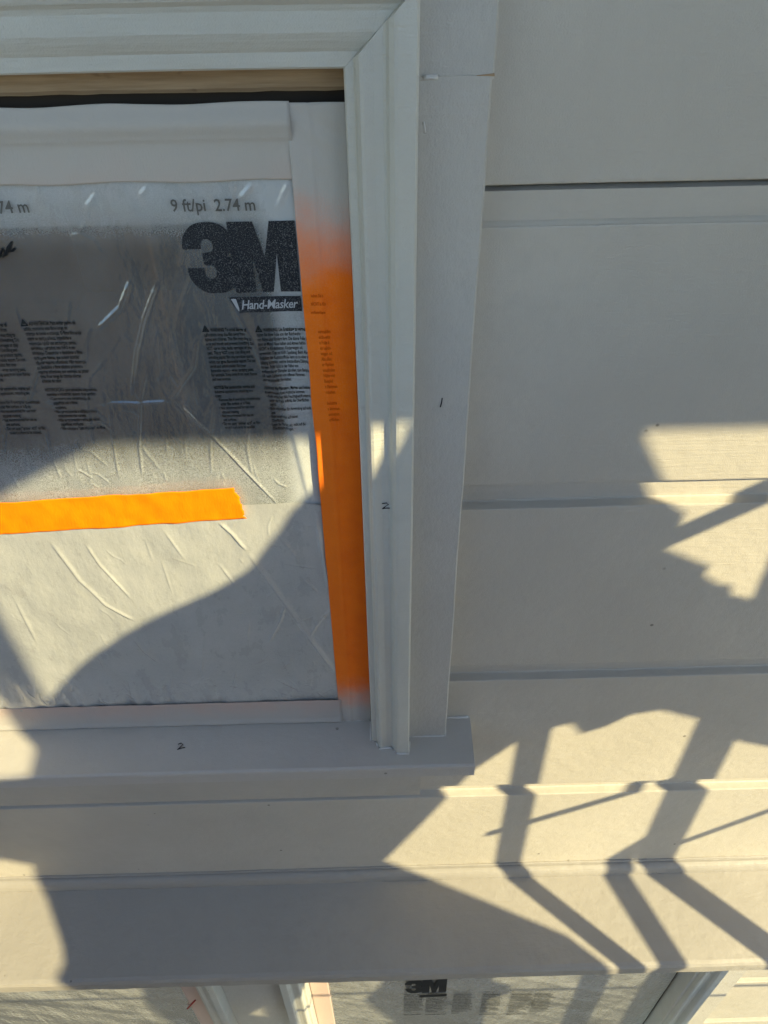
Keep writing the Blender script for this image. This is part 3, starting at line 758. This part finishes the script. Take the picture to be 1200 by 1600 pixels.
for i in range(NX):
    F.append((i, i+1, m_+i+1, m_+i)); a = NZ*(NX+1)+i; F.append((a, m_+a, m_+a+1, a+1))
for j in range(NZ):
    a = j*(NX+1)+NX; F.append((a, a+NX+1, m_+a+NX+1, m_+a))
tag(mesh('masking_tape', V, F, M['tape_none'], None, True), 'short bright orange tape strip with a torn end across the film', 'masking tape', 'orange masking tapes')

# --- films and tapes on the lower windows
def film_w(x, z):
    return .0015-.0014*n3(x*9, z*6, 41)-.0007*n3(x*30, z*12, 43)-.0008*abs(n3(x*18+z*30, z*7, 47))
V, F = sheet(lin(-.15, .56, 200), lin(-1.50, -2.66, 150), film_w)
film3 = tag(mesh('masking_film', V, F, M['film_far'], None, True), 'printed masking film on the lower window straight below the ledge', 'masking film', 'plastic masking films')
a, b_ = px(632, 1550, 0), px(700, 1528, 0)
logo(film3, film_w, a.x, px(660, 1549).z, .0825, .075, .0035, 8, 6, 'print_dark')
a, b_ = px(655, 1556), px(698, 1551)
place([(0, 0, 0), (1, 0, 0), (1, 1, 0), (0, 1, 0)], [(0, 1, 2, 3)], a.x, a.z, b_.x-a.x, b_.z-a.z, film_w, .0035, 'logo_ribbon', M['print_dark'], film3)
for xx in (633, 754): line_text('9 ft/pi  2.74 m', px(xx, 1528).x, px(xx, 1526).z, .058, .013, film_w, M['print_dark'], film3, .0030, 0, .01)
for i, cx_ in enumerate((631, 666, 709, 755, 800, 836)):
    p = px(cx_, 1552); column((EN, DE, PT, EN, DE, PT)[i][:14], p.x, p.z, px(cx_, 1584).z, .042, film_w, film3, False, .0028)
def film_x(x, z): return .0015-.002*n3(x*7, z*5, 51)-.0008*n3(x*30, z*12, 53)-.0012*abs(n3(x*12+z*20, z*5, 57))
V, F = sheet(lin(-1.28, -.40, 200), lin(-1.50, -2.66, 120), film_x)
tag(mesh('masking_film', V, F, M['film_far'], None, True), 'crumpled masking film on the lower left window', 'masking film', 'plastic masking films')
def flat_t(x, z): return -.0016+.0004*n3(x*30, z*30)
tape('vertical orange tape on the right edge of the lower left window', lin(-.402, -.3565, 12), lin(-2.70, -1.48, 40), flat_t, M['tape_far'])
tape('vertical tape on the left edge of the lower window below the ledge', lin(-.1545, -.118, 12), lin(-2.70, -1.48, 40), flat_t, M['tape_far'])
P = [px(305, 1563, -.003), px(293, 1576, -.003)]
MB().tube(P, .0016, 5).build('pencil_mark', M['pencil_red'], win3)

# ------------------------------------------------------------------ unseen scaffold and cloth, added to cast the shadows on the wall
def up(X, Z, t): return Vector((X, 0, Z))+S*t
scaf = empty('scaffold', (.7, -.4, 0))
tag(scaf, 'unseen steel tube scaffold added to cast bar shadows on the wall', 'scaffold')
def post(X, W, t, z0, z1, name='post'):
    p = up(X, 0, t); r = W/2*math.cos(AZ)
    o = MB().tube([(p.x, p.y, z0), (p.x, p.y, z1)], r, 16).build(name, M['steel'], None, False)
    o.parent = scaf; o.matrix_parent_inverse = Matrix.Translation(-scaf.location); return o
def rod(A, B, ta, tb, r, name='brace'):
    o = MB().tube([up(*A, ta), up(*B, tb)], r, 12).build(name, M['steel'], None, False)
    o.parent = scaf; o.matrix_parent_inverse = Matrix.Translation(-scaf.location); return o
TP = .85
post(.1835, .041, TP, -H, .35); post(.406, .060, TP, -H, .35); post(.532, .052, TP, -H, -1.05)  # posts stand where their shadows are wanted; the short one darkens the lower casing
rod((.15, -1.073), (.42, -.915), TP, TP, .0065)
a, b_ = px(1060, 1318), px(1260, 1245)
rod((a.x, a.z), (b_.x, b_.z), TP, TP, .0065)
a, b_ = px(985, 868), px(1330, 716)
rod((a.x, a.z), (b_.x, b_.z), .75, .75, .0105)
rod((.13, -1.53), (.40, -1.09), 1.2, 1.1, .016)
a, b_ = px(-60, 930), px(75, 1165)
rod((a.x, a.z), (b_.x, b_.z), 1.5, 1.45, .017)
rod((-.10, -.275), (-.62, -.552), 1.5, 1.6, .026)
rod((-.9, -1.715), (.9, -1.755), 1.3, 1.1, .004, 'guy_wire')
for i in range(4):  # unseen deck added to cut ground bounce and mirror grey into the film
    o = MB().box(-3.0, 2.2, -.80-.24*i, -.575-.24*i, -1.66, -1.62).build('added_deck_plank', M['plank'], None)
    o.parent = scaf; o.matrix_parent_inverse = Matrix.Translation(-scaf.location)
for X in (-1.2, 1.7):
    o = MB().tube([(X, -.50, -1.69), (X, -1.6, -1.69)], .024, 12).build('transom', M['steel'], None)
    o.parent = scaf; o.matrix_parent_inverse = Matrix.Translation(-scaf.location)
    for Y in (-.52, -1.58):
        o = MB().tube([(X, Y, -H), (X, Y, -.6 if Y > -1 else .6)], .021, 12).build('post', M['steel'], None)
        o.parent = scaf; o.matrix_parent_inverse = Matrix.Translation(-scaf.location)
for i, X in enumerate((-2.95, -1.73, -.51)):      # unseen panels added to cut the light on the lower wall
    o = MB().box(X, X+1.20, -1.262, -1.25, -1.615, -.22).build('shade_panel', M['ply'], None)
    o.parent = scaf; o.matrix_parent_inverse = Matrix.Translation(-scaf.location)
# added cloth: outline shaped from the shadow it must cast, then carried up the sunlight to where it hangs
def Lg(x, y):
    """pixel on the ledge's top plane"""
    d = fo+cr*((x-600)/FPX)-cu*((y-800)/FPX); k_ = .21
    t = (-1.1865-k_*DIST)/(d.z-k_*d.y)
    return virt(Vector((t*d.x, -DIST+t*d.y, t*d.z)))
def Sl(x, y):
    d = fo+cr*((x-600)/FPX)-cu*((y-800)/FPX)
    t = (zs0+.0025-.1167*DIST)/(d.z-.1167*d.y)
    return virt(Vector((t*d.x, -DIST+t*d.y, t*d.z)))
zs0 = -.7822
W0 = lambda x, y: px(x, y, 0.)
out = [virt(px(640, 610, -.036)), virt(px(606, 700, -.036)), virt(px(574, 752, -.036))]
out += [W0(*p) for p in ((452, 803), (430, 835), (385, 893), (330, 925), (250, 960), (195, 990), (150, 1020), (112, 1052), (85, 1080), (54, 1116))]
out += [Sl(40, 1135), Sl(58, 1165), Sl(45, 1213)]
out += [Vector((-.80, 0, out[-1].z-.03)), Vector((-.85, 0, -1.16)), W0(0, 1343), W0(50, 1352), Lg(72, 1402), Lg(97, 1478), Lg(100, 1505), Lg(85, 1532)]
out += [Vector((x, 0, z)) for x, z in ((-.56, -1.52), (-.47, -1.62), (-.49, -1.75), (-.455, -1.95), (-.30, -2.05), (-.255, -1.86), (-.30, -1.79), (-.255, -1.70), (-.215, -1.67), (-.18, -1.60), (-.13, -1.56),
        (-.03, -1.55), (.0, -1.62), (-.02, -1.70), (-.05, -1.78), (0, -1.9), (.05, -2.1), (.19, -2.1), (.20, -1.90), (.19, -1.80), (.245, -1.76), (.24, -1.71), (.20, -1.68), (.21, -1.62), (.16, -1.50))]
out += [Lg(885, 1462), Lg(760, 1408), W0(602, 1344), W0(665, 1282), W0(740, 1203), W0(822, 1150), W0(874, 1134), W0(893, 1131), W0(907, 1147), W0(945, 1136), W0(985, 1117), W0(1032, 1110), W0(1090, 1124), W0(1100, 1137), W0(1160, 1160), W0(1200, 1167), W0(1330, 1176)]
out += [W0(*p) for p in ((1330, 890), (1202, 912), (1190, 946), (1180, 949), (1165, 934), (1143, 931), (1139, 915), (1122, 913), (1100, 898), (1108, 884), (1067, 868), (1024, 851), (1052, 833), (1066, 815), (1070, 801), (1052, 788), (1040, 752), (1005, 680), (990, 630))]
V, F = grid_fill([[(p.x, p.z) for p in out]], -.9, .6, -2.15, -.3, 60, 74)
def tcl(X, Z): return 1.18-.85*X-.22*(Z+.75)
P3 = []
for v in V:
    X, Z = v[0], v[1]
    t = tcl(X, Z)+.035*n3(X*6, Z*2.2, 61)+.015*n3(X*17, Z*7, 63)
    P3.append(up(X, Z, t))
cl = mesh('shadow_cloth', [tuple(p) for p in P3], F, M['canvas'], None, True)
so = cl.modifiers.new('thickness', 'SOLIDIFY'); so.thickness = .0015
tag(cl, 'unseen ragged canvas added to cast the large shadow on the wall', 'shadow cloth')

# ------------------------------------------------------------------ unseen person behind the lens, added to keep skylight off the ledge
def skin_body():
    J = {  # name: (x, y, z above the deck, radius x, radius y)
        'pel': (-0.200, -0.800, .95, .150, .105), 'bel': (-0.200, -0.800, 1.08, .140, .100), 'che': (-0.200, -0.790, 1.28, .165, .115), 'upc': (-0.200, -0.785, 1.40, .140, .095),
        'nek': (-0.200, -0.775, 1.50, .058, .058), 'jaw': (-0.200, -0.765, 1.575, .066, .078), 'hea': (-0.200, -0.770, 1.66, .078, .095), 'top': (-0.200, -0.775, 1.735, .055, .066),
        'hl': (-0.300, -0.800, .90, .088, .088), 'kl': (-0.320, -0.790, .49, .060, .060), 'al': (-0.330, -0.820, .09, .042, .045), 'fl': (-0.340, -0.720, .045, .042, .036), 'tl': (-0.345, -0.620, .030, .040, .026),
        'hr': (-0.100, -0.800, .90, .088, .088), 'kr': (-0.080, -0.770, .49, .060, .060), 'ar': (-0.070, -0.800, .09, .042, .045), 'fr': (-0.060, -0.700, .045, .042, .036), 'tr': (-0.055, -0.600, .030, .040, .026),
        'sl': (-0.385, -0.785, 1.40, .062, .062), 'el': (-0.440, -0.650, 1.22, .045, .045), 'wl': (-.15, -.625, 1.49, .029, .027), 'pl': (-.105, -.592, 1.545, .036, .022),
        'sr': (-0.015, -0.785, 1.40, .062, .062), 'er': (0.070, -0.650, 1.22, .045, .045), 'wr': (.115, -.625, 1.49, .029, .027), 'pr': (.085, -.592, 1.545, .036, .022)}
    E = [('pel', 'bel'), ('bel', 'che'), ('che', 'upc'), ('upc', 'nek'), ('nek', 'jaw'), ('jaw', 'hea'), ('hea', 'top'), ('pel', 'hl'), ('hl', 'kl'), ('kl', 'al'), ('al', 'fl'), ('fl', 'tl'),
         ('pel', 'hr'), ('hr', 'kr'), ('kr', 'ar'), ('ar', 'fr'), ('fr', 'tr'), ('upc', 'sl'), ('sl', 'el'), ('el', 'wl'), ('wl', 'pl'), ('upc', 'sr'), ('sr', 'er'), ('er', 'wr'), ('wr', 'pr')]
    for sd_, w in ((-1, 'pl'), (1, 'pr')):
        bx = J[w][0]
        for f in range(4):                               # fingers wrap behind the phone, thumb on its face
            zz = 1.575-.017*f; n = w+'f%d' % f
            J[n+'a'] = (bx-sd_*.008, -.572, zz, .0095, .0095); J[n+'b'] = (bx-sd_*.030, -.556, zz+.002, .0085, .0085); J[n+'c'] = (bx-sd_*(.050-.004*abs(f-1)), -.552, zz+.003, .0078, .0078)
            E += [(w, n+'a'), (n+'a', n+'b'), (n+'b', n+'c')]
        J[w+'t1'] = (bx-sd_*.012, -.592, 1.590, .011, .011); J[w+'t2'] = (bx-sd_*.036, -.578, 1.612, .0095, .0095); E += [(w, w+'t1'), (w+'t1', w+'t2')]
    names = list(J); idx = {n: i for i, n in enumerate(names)}
    me = bpy.data.meshes.new('person')
    me.from_pydata([(J[n][0], J[n][1], J[n][2]-1.62+H) for n in names], [(idx[a], idx[b]) for a, b in E], [])
    o = bpy.data.objects.new('person', me); COL.objects.link(o)
    o.modifiers.new('skin', 'SKIN'); me.skin_vertices or me.attributes
    for i, n in enumerate(names):
        me.skin_vertices[0].data[i].radius = (J[n][3], J[n][4])
    me.skin_vertices[0].data[idx['pel']].use_root = True
    sb = o.modifiers.new('sub', 'SUBSURF'); sb.levels = 2; sb.render_levels = 2
    bpy.context.view_layer.update()
    ev_ = o.evaluated_get(bpy.context.evaluated_depsgraph_get()); m2 = bpy.data.meshes.new_from_object(ev_)
    o.modifiers.clear(); o.data = m2
    for q in ('cloth_shirt', 'cloth_trousers', 'skin', 'shoe'): m2.materials.append(M[q])
    for p in m2.polygons:
        c = p.center; z = c.z-H+1.62; k_ = 0
        if z < .10: k_ = 3
        elif z < .98: k_ = 1
        elif z > 1.515 and c.y < -.66 or c.y > -.63: k_ = 2
        p.material_index = k_; p.use_smooth = True
    return o
for q, c_ in (('cloth_shirt', (.045, .05, .06)), ('cloth_trousers', (.035, .035, .04)), ('skin', (.42, .26, .18)), ('shoe', (.03, .025, .02)), ('hair_dark', (.02, .014, .01))): M[q] = mat(q, c_, .8, .2)[0]
person = skin_body()
tag(person, 'unseen person in dark clothes holding a phone, added to block skylight from the wall', 'person')
def blob(cx, cy, cz, rx, ry, rz, name, m, parent, cut=None):
    V = []; F = []; nu, nv = 20, 12
    for j in range(nv+1):
        a = math.pi*j/nv
        for i in range(nu):
            b2 = 2*math.pi*i/nu; V.append((cx+rx*math.sin(a)*math.cos(b2), cy+ry*math.sin(a)*math.sin(b2), cz+rz*math.cos(a)))
    for j in range(nv):
        for i in range(nu):
            f = (j*nu+i, j*nu+(i+1) % nu, (j+1)*nu+(i+1) % nu, (j+1)*nu+i)
            if cut is None or cut(V[f[0]]): F.append(f)
    return mesh(name, V, F, M[m], parent, True)
blob(-.20, -.782, .065, .090, .108, .098, 'hair', 'hair_dark', person, lambda v: v[1] < -.745 or v[2] > .085)
for sx in (-1, 1): blob(-.20+sx*.082, -.775, .03, .010, .020, .032, 'ear', 'skin', person)
blob(-.20, -.688, .018, .013, .020, .022, 'nose', 'skin', person)
ph = MB().box(-.055, .085, -.5485, -.5405, -.078, -.006)
tag(ph.build('phone', M['pencil']), 'black phone held sideways in both hands facing the wall', 'phone')
